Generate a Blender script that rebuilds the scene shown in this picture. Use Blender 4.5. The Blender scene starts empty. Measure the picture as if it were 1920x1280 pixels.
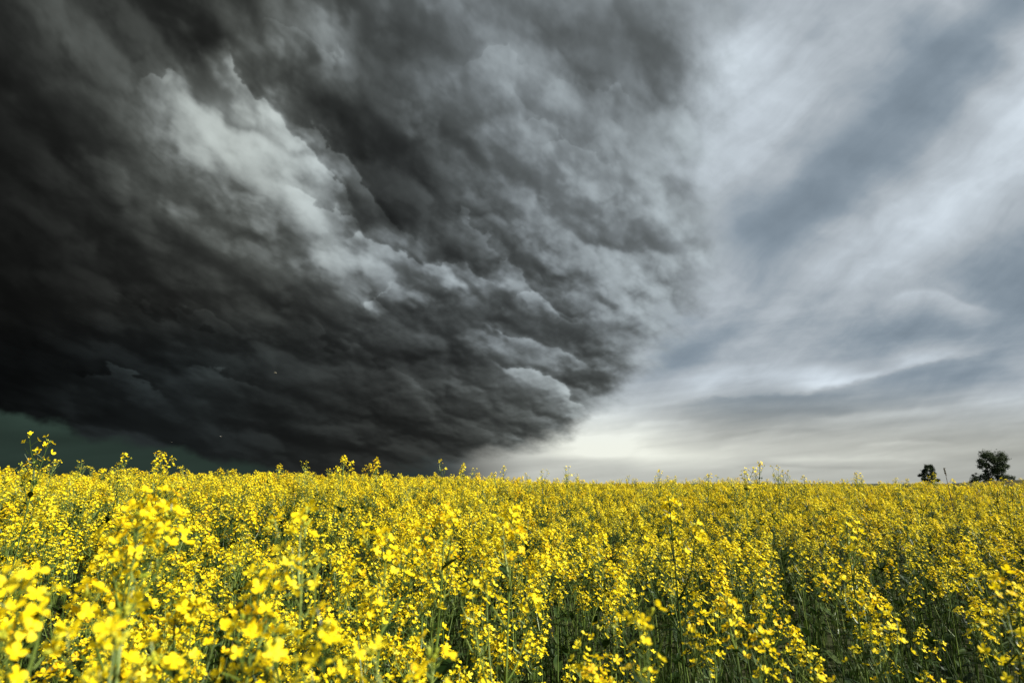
import bpy, math, random
import numpy as np
from mathutils import Vector, Matrix, Euler
R = math.radians
# ================= camera, world, sun, exposure =================
SC = bpy.context.scene
CAM_Z = 1.46
EXPOSURE = 1.0
F = 1067.0                      # focal length in photo pixels (20 mm on a 36 mm sensor, 1920 px wide)
PITCH = math.atan((906-640)/F)
cd = bpy.data.cameras.new("camera"); cam = bpy.data.objects.new("camera", cd)
SC.collection.objects.link(cam); SC.camera = cam
cd.sensor_width = 36; cd.lens = 20.0; cd.clip_start = .02; cd.clip_end = 30000
cd.dof.use_dof = True; cd.dof.focus_distance = 3.4; cd.dof.aperture_fstop = 3.5
cam.location = (0, 0, CAM_Z); cam.rotation_euler = (math.pi/2+PITCH, 0, 0)
SUN_AZ, SUN_EL = R(108), R(37)    # azimuth clockwise from the view direction (+Y)
w = bpy.data.worlds.new("World"); SC.world = w; w.use_nodes = True
nt = w.node_tree; bg = nt.nodes["Background"]
st = nt.nodes.new("ShaderNodeTexSky"); st.sky_type = 'NISHITA'; st.sun_disc = False
st.sun_elevation = SUN_EL; st.sun_rotation = SUN_AZ
nt.links.new(st.outputs[0], bg.inputs[0]); bg.inputs[1].default_value = .05
sl = bpy.data.lights.new("sun", 'SUN'); sl.energy = 5.0; sl.angle = R(.5); sl.color = (1, .95, .86)
so = bpy.data.objects.new("sun", sl); SC.collection.objects.link(so)
sd = Vector((math.sin(SUN_AZ)*math.cos(SUN_EL), math.cos(SUN_AZ)*math.cos(SUN_EL), math.sin(SUN_EL)))
so.rotation_euler = (-sd).to_track_quat('-Z', 'Y').to_euler()
SC.view_settings.view_transform = 'Standard'; SC.view_settings.look = 'None'
SC.view_settings.exposure = EXPOSURE; SC.view_settings.gamma = 1
SC.cycles.transparent_max_bounces = 6; SC.cycles.max_bounces = 5; SC.cycles.diffuse_bounces = 2
SC.cycles.use_denoising = True

# ================= helpers =================
def tag(o, label=None, cat=None, group=None, kind=None):
    if label: o['label'] = label
    if cat: o['category'] = cat
    if group: o['group'] = group
    if kind: o['kind'] = kind
    return o
def link(o, parent=None):
    SC.collection.objects.link(o)
    if parent: o.parent = parent
    return o
def empty(name, loc):
    o = bpy.data.objects.new(name, None); o.location = loc; o.empty_display_size = .1
    return link(o)
class MB:
    """collects faces for one mesh"""
    def __init__(s): s.v = []; s.f = []; s.m = []
    def add(s, vs, fs, mi=0):
        b = len(s.v); s.v.extend([tuple(p) for p in vs])
        s.f.extend([tuple(i+b for i in f) for f in fs]); s.m.extend([mi]*len(fs))
    def tube(s, pts, rad, n=4, mi=0):
        vs = []; k = len(pts); up = Vector((.31, .2, .93))
        for i, p in enumerate(pts):
            p = Vector(p); a = Vector(pts[max(i-1, 0)]); b = Vector(pts[min(i+1, k-1)])
            t = (b-a).normalized(); x = t.cross(up if abs(t.dot(up)) < .95 else Vector((1, 0, 0))).normalized(); y = t.cross(x)
            r = rad[i] if hasattr(rad, '__len__') else rad
            for j in range(n):
                an = 2*math.pi*j/n; vs.append(p+x*(r*math.cos(an))+y*(r*math.sin(an)))
        fs = [(i*n+j, i*n+(j+1) % n, (i+1)*n+(j+1) % n, (i+1)*n+j) for i in range(k-1) for j in range(n)]
        fs.append(tuple(range(n))[::-1]); fs.append(tuple((k-1)*n+j for j in range(n)))
        s.add(vs, fs, mi)
    def mesh(s, name, mats, smooth=False):
        me = bpy.data.meshes.new(name); me.from_pydata(s.v, [], s.f)
        for m in (mats if isinstance(mats, (list, tuple)) else [mats]): me.materials.append(m)
        me.polygons.foreach_set('material_index', s.m)
        me.polygons.foreach_set('use_smooth', [smooth]*len(s.f)); me.update()
        return me
    def build(s, name, mats, parent=None, smooth=False):
        return link(bpy.data.objects.new(name, s.mesh(name, mats, smooth)), parent)
def ray(X, Y):
    """world direction seen at a photo pixel (used to look up where things stand)"""
    x = (X-960)/F; u = (640-Y)/F; c, s_ = math.cos(PITCH), math.sin(PITCH)
    return Vector((x, c-u*s_, s_+u*c))
def at(X, Y, dist):
    """point at forward distance dist on the line of sight of a photo pixel"""
    d = ray(X, Y); return Vector((0, 0, CAM_Z))+d*(dist/d.y)
# ---------- noise ----------
_rs = np.random.RandomState(7)
_perm = _rs.permutation(1024)
_ang = _rs.rand(1024) * 2 * math.pi
_gx, _gy = np.cos(_ang).astype(np.float32), np.sin(_ang).astype(np.float32)
def pn(x, y, seed=0):
    x = np.asarray(x, np.float32); y = np.asarray(y, np.float32)
    xi = np.floor(x).astype(np.int32); yi = np.floor(y).astype(np.int32)
    xf = x - xi; yf = y - yi
    u = xf*xf*xf*(xf*(xf*6-15)+10); v = yf*yf*yf*(yf*(yf*6-15)+10)
    def g(a, b, fx, fy):
        h = _perm[(_perm[(a+seed*131) & 1023] + b + seed*57) & 1023]
        return _gx[h]*fx + _gy[h]*fy
    n00 = g(xi, yi, xf, yf); n10 = g(xi+1, yi, xf-1, yf)
    n01 = g(xi, yi+1, xf, yf-1); n11 = g(xi+1, yi+1, xf-1, yf-1)
    a = n00+(n10-n00)*u; b = n01+(n11-n01)*u
    return (a+(b-a)*v)*1.5
def fbm(x, y, o=5, seed=0, gain=.5):
    s = 0; a = 1.; t = 0
    for i in range(o):
        s = s + a*pn(x*2**i*1.0+i*17.3, y*2**i-i*9.1, seed+i); t += a; a *= gain
    return s/t
def billow(x, y, o=5, seed=0, gain=.5):
    s = 0; a = 1.; t = 0
    for i in range(o):
        n = pn(x*2**i+i*11.7, y*2**i+i*5.3, seed+i)
        s = s + a*np.sqrt(n*n+.012); t += a; a *= gain
    return s/t
def puffs(x, y, seed=0):
    """rounded overlapping domes (smooth union), 0..1"""
    xi = np.floor(x).astype(np.int32); yi = np.floor(y).astype(np.int32); acc = np.zeros(np.shape(x), np.float32)
    for a in (-1, 0, 1):
        for b in (-1, 0, 1):
            h = _perm[(_perm[(xi+a+seed*37) & 1023] + yi+b + seed*91) & 1023]
            cx = xi+a+.5+.42*_gx[h]; cy = yi+b+.5+.42*_gy[h]; rr = .62+.35*_gx[(h*7+3) & 1023]**2
            d2 = ((x-cx)**2+(y-cy)**2)/(rr*rr)
            acc += np.exp(8*np.clip(1-d2, 0, 1))-1
    return np.log1p(acc)/8
def ss(a, b, x):
    t = np.clip((x-a)/(b-a), 0, 1); return t*t*(3-2*t)
def table(rows, X, Y):
    """rows: [(Y,[(X,v)...])...] -> smooth interpolation"""
    n = len(rows); ys = np.array([r[0] for r in rows], float)
    xs = np.linspace(-900, 2900, 400)
    G = []
    for _, kv in rows:
        v = np.interp(xs, [k[0] for k in kv], [k[1] for k in kv])
        k = np.ones(5)/5; v = np.convolve(np.pad(v, 2, mode='edge'), k, 'valid')
        G.append(v)
    G = np.array(G)
    yg = np.linspace(ys[0], ys[-1], 160)
    H = np.empty((160, 400))
    for j, y in enumerate(yg):
        i = min(max(np.searchsorted(ys, y)-1, 0), n-2)
        t = (y-ys[i])/(ys[i+1]-ys[i]); t = t*t*(3-2*t)*.5+t*.5
        H[j] = G[i]*(1-t)+G[i+1]*t
    fx = np.clip((X+900)/3800*399, 0, 398.999); fy = np.clip((Y-ys[0])/(ys[-1]-ys[0])*159, 0, 158.999)
    xi = fx.astype(int); yi = fy.astype(int); fx = fx-xi; fy = fy-yi
    return (H[yi, xi]*(1-fx)+H[yi, xi+1]*fx)*(1-fy)+(H[yi+1, xi]*(1-fx)+H[yi+1, xi+1]*fx)*fy
def polydist(X, Y, pts):
    """signed distance (positive on the left of travel in image space = above/right for a down-right line) and parameter"""
    best = np.full(X.shape, 1e9); sgn = np.zeros(X.shape); par = np.zeros(X.shape); n = len(pts)-1
    for i in range(n):
        (x0, y0), (x1, y1) = pts[i], pts[i+1]
        dx, dy = x1-x0, y1-y0; L = dx*dx+dy*dy
        t = np.clip(((X-x0)*dx+(Y-y0)*dy)/L, 0, 1)
        d = np.hypot(X-x0-t*dx, Y-y0-t*dy)
        c = (dx*(Y-y0)-dy*(X-x0))
        m = d < best
        best = np.where(m, d, best); sgn = np.where(m, -np.sign(c), sgn); par = np.where(m, (i+t)/n, par)
    return best*sgn, par
# ---------- storm cloud ----------
STORM = [
 (-700,[(-900,30),(0,45),(500,60),(1000,95),(1500,130)]),
 (-150,[(-900,25),(0,42),(300,55),(640,70),(960,90),(1280,115),(1500,140)]),
 (0,[(-900,22),(0,44),(100,64),(180,56),(300,49),(400,53),(500,66),(640,84),(800,92),(960,104),(1120,110),(1280,130),(1400,152),(1500,160)]),
 (70,[(-900,18),(0,38),(100,62),(200,60),(300,48),(400,42),(480,66),(560,88),(620,100),(680,72),(760,72),(860,95),(960,102),(1060,92),(1150,94),(1250,112),(1350,150),(1500,165)]),
 (140,[(-900,16),(0,32),(80,46),(180,60),(300,64),(380,90),(430,112),(490,60),(560,66),(620,96),(680,68),(760,66),(850,105),(950,118),(1040,104),(1120,92),(1200,98),(1280,122),(1350,160)]),
 (210,[(-900,14),(0,30),(100,38),(200,62),(290,88),(400,118),(480,128),(540,98),(600,58),(680,58),(760,66),(840,98),(900,112),(1000,124),(1100,120),(1180,108),(1260,124),(1340,162)]),
 (280,[(-900,14),(0,27),(100,34),(200,50),(290,84),(400,114),(500,140),(570,146),(630,100),(690,58),(760,56),(850,80),(930,100),(1000,122),(1080,128),(1160,116),(1240,130),(1320,158)]),
 (340,[(-900,12),(0,25),(100,34),(200,48),(300,78),(400,92),(480,120),(560,150),(610,178),(660,80),(720,54),(790,58),(870,80),(960,106),(1040,126),(1120,126),(1200,128),(1280,148),(1340,162)]),
 (410,[(-900,12),(0,24),(100,32),(200,42),(300,60),(400,72),(500,88),(560,118),(620,140),(680,74),(740,54),(800,56),(880,78),(960,102),(1040,126),(1120,130),(1200,136),(1290,154),(1350,165)]),
 (480,[(-900,12),(0,22),(100,28),(200,34),(300,44),(400,54),(500,70),(580,92),(650,132),(710,140),(770,108),(840,66),(900,82),(960,92),(1020,98),(1100,108),(1180,122),(1280,148),(1350,160)]),
 (530,[(-900,12),(0,21),(200,32),(400,44),(500,58),(600,72),(700,90),(780,104),(850,118),(920,126),(980,112),(1040,92),(1120,98),(1200,114),(1280,140),(1350,158)]),
 (590,[(-900,12),(0,17),(100,24),(200,32),(400,38),(560,48),(650,62),(710,82),(760,60),(850,62),(930,74),(1020,92),(1090,92),(1160,92),(1230,106),(1300,134),(1350,155)]),
 (650,[(-900,10),(0,12),(100,16),(200,27),(400,37),(560,42),(680,48),(800,56),(900,66),(960,82),(1040,86),(1100,78),(1160,88),(1220,112),(1300,145)]),
 (700,[(-900,8),(0,10),(100,17),(200,24),(300,30),(400,36),(520,36),(640,42),(760,46),(860,58),(950,78),(1020,98),(1070,92),(1120,84),(1160,98),(1220,140)]),
 (760,[(-900,10),(0,14),(100,22),(200,25),(300,30),(400,32),(520,34),(640,38),(760,44),(860,54),(940,66),(1000,76),(1060,82),(1110,100),(1200,140)]),
 (820,[(-900,25),(0,30),(200,32),(300,34),(400,32),(600,35),(760,40),(860,48),(940,60),(1000,74),(1050,90),(1200,140)]),
 (880,[(-900,34),(0,40),(200,42),(400,38),(600,40),(760,44),(860,58),(940,80),(1000,95),(1200,150)]),
 (960,[(-900,34),(0,40),(600,40),(860,60),(1000,95),(1200,150)]),
]
def warp(X, Y, s, a, seed):
    return X+a*fbm(X/s, Y/s, 4, seed, .55), Y+a*fbm(X/s+5, Y/s+9, 4, seed+7, .55)
def polar(X, Y):
    # cloud-deck coordinates: features shrink and flatten towards the horizon, lumps lie along a falling diagonal
    P = (X-900.)*(.55+.45*260./(260.+np.clip(900-Y, 0, None))*1.6)
    Q = -560.*np.log(np.clip(1090-Y, 60, None)/560.)
    c, s_ = math.cos(math.radians(36)), math.sin(math.radians(36))
    a = P*c+Q*s_; b = -P*s_+Q*c
    return b/118., a/172.
def storm(X, Y):
    p, q = polar(X, Y)
    # warp built in the cloud's own streaming directions
    sc = np.clip(np.hypot(X-930, 1010-Y)/600., .12, 1.3)
    w1 = fbm(p*1.1, q*1.1, 5, 3, .47); w2 = fbm(p*1.1+9, q*1.1+4, 5, 13, .47)
    w3 = fbm(p*2.8+2, q*2.8+1, 5, 301, .5); w4 = fbm(p*2.8+5, q*2.8+6, 5, 311, .5)
    WX = X+sc*(34*w1+30*w3); WY = Y+sc*(34*w2+30*w4)
    L = table(STORM, WX, WY)
    # --- hand placed lit edges: bright on the lower-left side, falling off; dark beyond ---
    def edge(pts, amp, din, dout, dark, wa=1.0):
        nonlocal L
        d, t = polydist(X+sc*wa*(34*w2+40*w3), Y+sc*wa*(34*w1+40*w4), pts)
        end = ss(0, .22, t)*ss(1, .78, t)
        d = d+sc*10*fbm(p*7, q*7, 3, 77)
        br = np.where(d < 0, np.exp(-np.abs(d)/din), 0)*ss(3, -4, d)
        dk = np.where(d > 0, np.exp(-np.abs(d)/dout), 0)*ss(-2, 8, d)
        L = L*(1+end*(amp*br-dark*dk))
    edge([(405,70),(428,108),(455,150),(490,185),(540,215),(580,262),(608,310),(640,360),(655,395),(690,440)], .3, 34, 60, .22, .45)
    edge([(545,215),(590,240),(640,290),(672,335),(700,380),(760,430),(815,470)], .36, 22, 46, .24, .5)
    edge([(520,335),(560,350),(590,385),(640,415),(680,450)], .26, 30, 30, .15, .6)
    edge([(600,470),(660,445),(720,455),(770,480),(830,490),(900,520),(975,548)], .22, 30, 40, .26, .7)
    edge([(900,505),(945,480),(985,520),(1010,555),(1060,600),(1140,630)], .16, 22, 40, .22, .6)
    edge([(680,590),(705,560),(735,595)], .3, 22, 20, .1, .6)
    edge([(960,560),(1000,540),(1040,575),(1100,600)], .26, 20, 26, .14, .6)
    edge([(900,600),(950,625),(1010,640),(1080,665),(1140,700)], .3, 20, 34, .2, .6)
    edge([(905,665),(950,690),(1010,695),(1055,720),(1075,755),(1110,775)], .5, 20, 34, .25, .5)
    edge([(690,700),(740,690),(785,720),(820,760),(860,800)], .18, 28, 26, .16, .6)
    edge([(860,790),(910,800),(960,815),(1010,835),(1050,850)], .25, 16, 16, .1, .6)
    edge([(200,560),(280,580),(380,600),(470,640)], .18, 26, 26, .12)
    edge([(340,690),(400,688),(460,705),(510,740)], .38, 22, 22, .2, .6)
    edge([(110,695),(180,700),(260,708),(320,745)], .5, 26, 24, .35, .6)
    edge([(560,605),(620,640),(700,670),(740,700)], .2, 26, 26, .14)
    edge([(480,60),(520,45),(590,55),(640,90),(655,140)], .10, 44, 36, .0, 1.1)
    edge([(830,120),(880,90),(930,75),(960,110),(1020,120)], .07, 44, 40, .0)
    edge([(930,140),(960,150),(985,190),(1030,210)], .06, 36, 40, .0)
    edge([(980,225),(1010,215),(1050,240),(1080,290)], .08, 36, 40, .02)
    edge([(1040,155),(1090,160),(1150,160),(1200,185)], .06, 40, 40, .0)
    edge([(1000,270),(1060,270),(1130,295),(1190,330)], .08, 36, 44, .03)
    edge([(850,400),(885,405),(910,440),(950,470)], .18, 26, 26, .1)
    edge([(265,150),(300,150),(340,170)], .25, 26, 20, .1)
    # --- billows, lit from the upper right ---
    def H(pp, qq):
        a_ = fbm(pp*2.6, qq*2.6, 4, 31, .5); b_ = fbm(pp*2.6+7, qq*2.6+2, 4, 41, .5)
        c1 = pp+.24*a_; c2 = qq+.24*b_
        return (.85*puffs(c1*.85, c2*.85, 3)+.36*puffs(c1*1.8+3, c2*1.8+5, 5)+.09*puffs(c1*4.2+a_, c2*4.2, 8)
                +.30*fbm(pp*1.2, qq*1.2, 6, 61, .5)+.055*fbm(pp*7, qq*7, 4, 71, .6))
    p2, q2 = polar(X+15*sc*.62, Y-15*sc*.78); p3, q3 = polar(X+34*sc*.62, Y-34*sc*.78)
    h0 = H(p, q)
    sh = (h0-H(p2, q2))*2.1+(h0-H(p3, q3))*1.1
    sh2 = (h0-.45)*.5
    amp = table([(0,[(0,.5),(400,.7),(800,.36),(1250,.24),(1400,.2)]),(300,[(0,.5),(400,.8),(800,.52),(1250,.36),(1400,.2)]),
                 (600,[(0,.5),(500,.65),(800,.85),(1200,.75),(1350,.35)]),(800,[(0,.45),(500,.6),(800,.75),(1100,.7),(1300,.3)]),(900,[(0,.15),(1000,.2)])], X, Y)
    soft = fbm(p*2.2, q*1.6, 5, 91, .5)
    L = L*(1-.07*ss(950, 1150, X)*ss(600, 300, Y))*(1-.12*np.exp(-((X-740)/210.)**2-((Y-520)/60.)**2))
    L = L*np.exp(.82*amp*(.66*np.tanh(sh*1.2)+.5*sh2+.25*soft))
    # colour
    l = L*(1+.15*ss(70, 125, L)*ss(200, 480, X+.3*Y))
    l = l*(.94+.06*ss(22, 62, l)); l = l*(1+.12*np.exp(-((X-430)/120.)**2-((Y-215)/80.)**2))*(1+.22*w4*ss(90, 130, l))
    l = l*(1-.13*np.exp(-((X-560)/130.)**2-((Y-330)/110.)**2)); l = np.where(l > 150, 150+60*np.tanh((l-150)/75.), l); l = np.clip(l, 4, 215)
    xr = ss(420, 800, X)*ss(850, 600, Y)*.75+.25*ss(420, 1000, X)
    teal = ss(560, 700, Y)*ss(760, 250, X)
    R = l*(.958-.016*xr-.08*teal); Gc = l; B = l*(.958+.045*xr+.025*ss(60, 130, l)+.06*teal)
    # ---- alpha ----
    EDGE = [(1560,-900),(1520,-250),(1480,-60),(1420,60),(1385,200),(1375,330),(1385,440),(1370,540),(1320,610),(1265,665),(1205,715),(1170,755),(1120,785),(1080,822),(1000,850),(915,858),(860,875),(700,905),(500,960)]
    en = fbm(p*2.4, q*2.4, 6, 101, .6)
    d, t = polydist(X+sc*60*en, Y+sc*60*fbm(p*2.4+3, q*2.4+8, 6, 111, .6), EDGE)
    soft_w = np.interp(Y, [-900, 0, 150, 400, 560, 640, 700, 780, 850], [230, 200, 150, 130, 110, 80, 60, 44, 30])
    A = ss(.25, -1.0, d/soft_w)
    low = [(-900,700),(-200,760),(0,772),(45,776),(75,790),(110,792),(150,818),(200,822),(260,830),(330,835),(400,858),(480,880),(600,905),(800,930),(1000,960)]
    d2, _ = polydist(X+40*sc*w2, Y+22*fbm(X/70, Y/50, 5, 121, .55), low)
    A = A*ss(-12, 10, d2)
    return np.stack([R, Gc, B], -1), A
# ---------- high sky ----------
SKY = [
 (-700,[(-900,60),(400,110),(1000,140),(1500,160),(2900,165)]),
 (-200,[(-900,60),(400,110),(1000,150),(1500,165),(1900,160),(2900,165)]),
 (0,[(0,80),(1000,150),(1300,165),(1400,168),(1500,172),(1620,164),(1700,160),(1780,174),(1830,158),(1900,140),(1990,150),(2200,170),(2900,170)]),
 (100,[(0,80),(1200,170),(1300,182),(1380,196),(1440,188),(1540,166),(1640,164),(1700,150),(1770,134),(1850,142),(1920,178),(2100,180),(2900,170)]),
 (200,[(0,80),(1200,170),(1300,186),(1400,184),(1500,176),(1580,162),(1650,146),(1720,132),(1790,150),(1850,184),(1920,194),(2100,170),(2900,165)]),
 (300,[(0,80),(1200,170),(1300,188),(1380,182),(1460,170),(1540,148),(1620,132),(1690,144),(1750,172),(1840,182),(1920,182),(2100,170),(2900,165)]),
 (380,[(0,80),(1200,170),(1310,180),(1380,156),(1460,140),(1540,134),(1610,150),(1660,174),(1760,182),(1860,176),(1920,166),(2100,165),(2900,165)]),
 (430,[(0,80),(1200,170),(1330,166),(1390,144),(1450,136),(1510,146),(1570,172),(1650,180),(1760,182),(1840,168),(1920,160),(2900,160)]),
 (500,[(0,80),(1200,170),(1340,170),(1400,156),(1460,160),(1510,176),(1600,182),(1700,176),(1760,166),(1830,152),(1920,150),(2900,155)]),
 (560,[(0,80),(1200,165),(1330,172),(1420,170),(1500,168),(1600,174),(1660,166),(1740,166),(1790,170),(1860,150),(1920,142),(2900,150)]),
 (620,[(0,80),(1150,160),(1300,160),(1360,168),(1440,172),(1520,168),(1600,156),(1700,146),(1800,146),(1880,154),(1920,160),(2900,160)]),
 (670,[(0,80),(1100,150),(1200,170),(1270,150),(1340,164),(1440,174),(1520,164),(1600,158),(1660,160),(1720,178),(1800,172),(1920,166),(2900,165)]),
 (710,[(0,70),(1000,130),(1150,170),(1230,160),(1310,178),(1400,176),(1470,182),(1530,198),(1590,190),(1640,164),(1750,150),(1860,158),(1920,168),(2900,165)]),
 (745,[(0,60),(1000,130),(1150,178),(1250,168),(1310,172),(1400,158),(1480,154),(1560,152),(1680,154),(1780,162),(1860,178),(1920,178),(2900,170)]),
 (790,[(0,52),(900,120),(1050,190),(1130,196),(1200,180),(1300,164),(1400,154),(1500,156),(1600,164),(1760,168),(1920,164),(2900,170)]),
 (820,[(0,47),(300,46),(600,46),(860,120),(1000,180),(1060,216),(1120,216),(1200,202),(1300,182),(1400,172),(1500,170),(1700,168),(1920,162),(2900,170)]),
 (850,[(0,50),(300,48),(600,42),(840,90),(940,160),(1040,192),(1120,218),(1220,210),(1330,188),(1450,184),(1600,178),(1780,168),(1920,160),(2900,168)]),
 (868,[(0,48),(300,50),(600,42),(820,60),(900,130),(980,172),(1100,180),(1200,192),(1300,190),(1450,182),(1600,174),(1780,166),(1920,160),(2900,166)]),
 (890,[(0,42),(300,50),(600,45),(800,50),(860,75),(920,140),(1000,176),(1100,174),(1300,172),(1500,170),(1700,166),(1920,162),(2900,168)]),
 (980,[(0,42),(300,48),(600,45),(800,50),(860,75),(920,140),(1000,174),(1300,180),(1920,168),(2900,168)]),
]
def high(X, Y):
    # streaks run along the far deck: flat near the horizon, fanning out higher up
    up = np.clip(930-Y, 6, None)
    u = (X-900)/(up+60)*1.5; v = 260./(up+70)*3
    w1 = fbm(X/190, Y/110, 5, 201, .5); w2 = fbm(X/190+3, Y/110+8, 5, 211, .5)
    k = np.clip(up/350, .06, 1)
    w5 = fbm(X/70, Y/45, 4, 281, .5); WX = X+(20*w1+10*w5)*k; WY = Y+(16*w2+8*w5)*k
    L = table(SKY, WX, WY)
    def streak(pts, amp, wu, wd):
        nonlocal L
        d, t = polydist(X+18*w1, Y+14*w2, pts)
        end = ss(0, .25, t)*ss(1, .75, t)
        g = np.where(d > 0, np.exp(-(d/wu)**2), np.exp(-(d/wd)**2))
        L = L*(1+amp*end*g)
    streak([(1440,735),(1520,722),(1590,713),(1650,695),(1720,680),(1790,668)], .06, 7, 14)
    streak([(1290,740),(1340,715),(1420,690)], .05, 14, 16)
    streak([(1180,798),(1240,790),(1330,785)], .07, 5, 6)
    streak([(1500,792),(1600,780),(1720,772),(1800,765)], .06, 7, 9)
    streak([(1400,862),(1550,858),(1700,862),(1800,862)], .05, 5, 5)
    streak([(1600,838),(1680,834),(1800,832)], .06, 3, 4)
    streak([(1340,775),(1500,768),(1640,770)], -.05, 8, 10)
    streak([(1300,815),(1450,808),(1600,812)], -.04, 5, 7)
    streak([(1350,874),(1500,872),(1700,876)], -.05, 4, 4)
    streak([(1640,575),(1700,550),(1760,545),(1820,575),(1880,590)], .09, 6, 30)
    streak([(1750,720),(1830,700),(1920,690)], -.05, 8, 14)
    d, t = polydist(X+10*w1, Y+7*w2+4*w5, [(1180,770),(1290,752),(1380,745),(1450,739),(1520,732),(1590,716),(1650,702),(1720,684),(1800,668),(1900,648),(2100,610)])
    en_ = ss(0, .2, t)*ss(1, .75, t)
    d = d+9*fbm(X/60, Y/22, 5, 291, .6); L = L*(1-.09*en_*ss(7, -9, d)*np.exp(-(np.clip(-d, 0, None)/34.)**1.5)+.05*en_*ss(-5, 4, d)*np.exp(-np.clip(d, 0, None)/13.))
    d, t = polydist(X+10*w1, Y+7*w2+4*w5, [(1200,690),(1280,668),(1340,640),(1420,600),(1500,585)])
    L = L*(1-.08*ss(0, .2, t)*ss(1, .6, t)*np.exp(-(d/26.)**2))
    fs = fbm(X/260+w1*.5, Y/26+(X-1300)*.004, 5, 221, .55)*ss(640, 780, Y)
    # diagonal wisps following the big dark band (rising to the right)
    c, s = math.cos(math.radians(42)), math.sin(math.radians(42))
    a = (X*c-Y*s); b = (X*s+Y*c)
    fd = fbm(a/340+w1*.4, b/110+w2*.4, 6, 231, .52)*ss(760, 600, Y)
    fp = billow(X/150+w1, Y/95+w2, 5, 241, .5)*ss(760, 600, Y)*ss(350, 560, Y)
    fw = fbm(a/420+w1*.5, b/46+w2*.5, 6, 261, .58)*ss(900, 700, Y)
    fz = fbm(X/330+w1*.3+Y*.0015, (Y+.16*X)/30+w2*.3, 5, 271, .58)*ss(480, 640, Y)*ss(900, 840, Y)
    L = L*(1+.055*fw+.06*fz+.07*fs+.09*fd-.10*(fp-.3)+.025*fbm(X/40+w1, Y/26+w2, 4, 251)*k)
    l = L+.42*np.clip(L-150, 0, None)+.25*np.clip(L-205, 0, None)
    l = np.clip(l, 5, 244)
    warm = ss(700, 850, Y)*ss(780, 900, X)
    band = ss(185, 135, l)
    dk = ss(900, 650, X)
    R = l*(.950-.05*band*(1-warm)*(1-dk)+.037*warm-.10*dk*ss(700,780,Y)); G = l*(1-.002*warm+.12*dk*ss(700,780,Y))
    B = l*(1.042+.045*band*(1-warm)*(1-dk)-.08*warm-.01*warm*ss(190, 235, l)-.05*dk)
    return np.stack([R, G, B], -1)

# ================= materials =================
def mat(name):
    m = bpy.data.materials.new(name); m.use_nodes = True; m.node_tree.nodes.clear()
    return m, m.node_tree.nodes, m.node_tree.links
def leafmat(name, stops, rough=.5, transl=.35, scale=40., spec=.3, tcol=None):
    """two-sided thin tissue: stops = [(pos, rgb)...] picked per instance and by fine noise"""
    m, n, l = mat(name)
    out = n.new("ShaderNodeOutputMaterial"); mix = n.new("ShaderNodeMixShader")
    p = n.new("ShaderNodeBsdfPrincipled"); t = n.new("ShaderNodeBsdfTranslucent")
    ra = n.new("ShaderNodeValToRGB"); no = n.new("ShaderNodeTexNoise"); oi = n.new("ShaderNodeObjectInfo")
    tc = n.new("ShaderNodeTexCoord"); ma = n.new("ShaderNodeMath"); ma.operation = 'MULTIPLY_ADD'
    no.inputs['Scale'].default_value = scale; no.inputs['Detail'].default_value = 3
    l.new(tc.outputs['Object'], no.inputs['Vector'])
    l.new(oi.outputs['Random'], ma.inputs[0]); ma.inputs[1].default_value = .35
    sub = n.new("ShaderNodeMath"); sub.operation = 'SUBTRACT'; sub.inputs[1].default_value = .175
    l.new(no.outputs[0], ma.inputs[2]); l.new(ma.outputs[0], sub.inputs[0]); l.new(sub.outputs[0], ra.inputs[0])
    els = ra.color_ramp.elements
    while len(els) < len(stops): els.new(.5)
    for e, (ps, c) in zip(els, stops): e.position = ps; e.color = (*c, 1)
    l.new(ra.outputs[0], p.inputs['Base Color'])
    if tcol: t.inputs[0].default_value = (*tcol, 1)
    else: l.new(ra.outputs[0], t.inputs[0])
    p.inputs['Roughness'].default_value = rough; p.inputs['Specular IOR Level'].default_value = spec
    mix.inputs[0].default_value = transl
    l.new(p.outputs[0], mix.inputs[1]); l.new(t.outputs[0], mix.inputs[2]); l.new(mix.outputs[0], out.inputs[0])
    return m
M_PETAL = leafmat("petal_yellow", [(.20, (.86, .48, .004)), (.35, (.93, .70, .007)), (.6, (.95, .76, .011)), (.8, (.94, .83, .06))], .55, .36, 30, .2)
M_BUD = leafmat("bud", [(.3, (.30, .36, .03)), (.7, (.62, .58, .04))], .5, .2, 60)
M_STEM = leafmat("stem_green", [(.3, (.030, .058, .008)), (.55, (.09, .14, .022)), (.8, (.22, .28, .06))], .45, .12, 9, .35)
M_LEAF = leafmat("leaf_green", [(.3, (.010, .026, .003)), (.6, (.022, .046, .006)), (.85, (.05, .075, .012))], .55, .25, 14, .2)
M_GRASS = leafmat("grass_green", [(.3, (.016, .036, .005)), (.6, (.036, .068, .010)), (.85, (.09, .125, .024))], .55, .3, 5, .2)
M_DRY = leafmat("dry_stalk", [(.3, (.06, .05, .035)), (.7, (.13, .11, .07))], .8, 0, 9, .2)
M_TREE = leafmat("tree_leaf", [(.3, (.020, .034, .012)), (.6, (.042, .062, .022)), (.8, (.07, .095, .036))], .6, .12, 1.1, .2)
M_BARK = leafmat("bark", [(.3, (.02, .017, .013)), (.7, (.05, .042, .032))], .9, 0, 6, .1)
M_INSECT = leafmat("pale_wing", [(.3, (.18, .18, .17)), (.7, (.30, .30, .28))], .4, .3, 60, .4)
M_BODY = leafmat("insect_body", [(.3, (.14, .12, .09)), (.7, (.26, .24, .19))], .4, 0, 60, .4)
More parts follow.
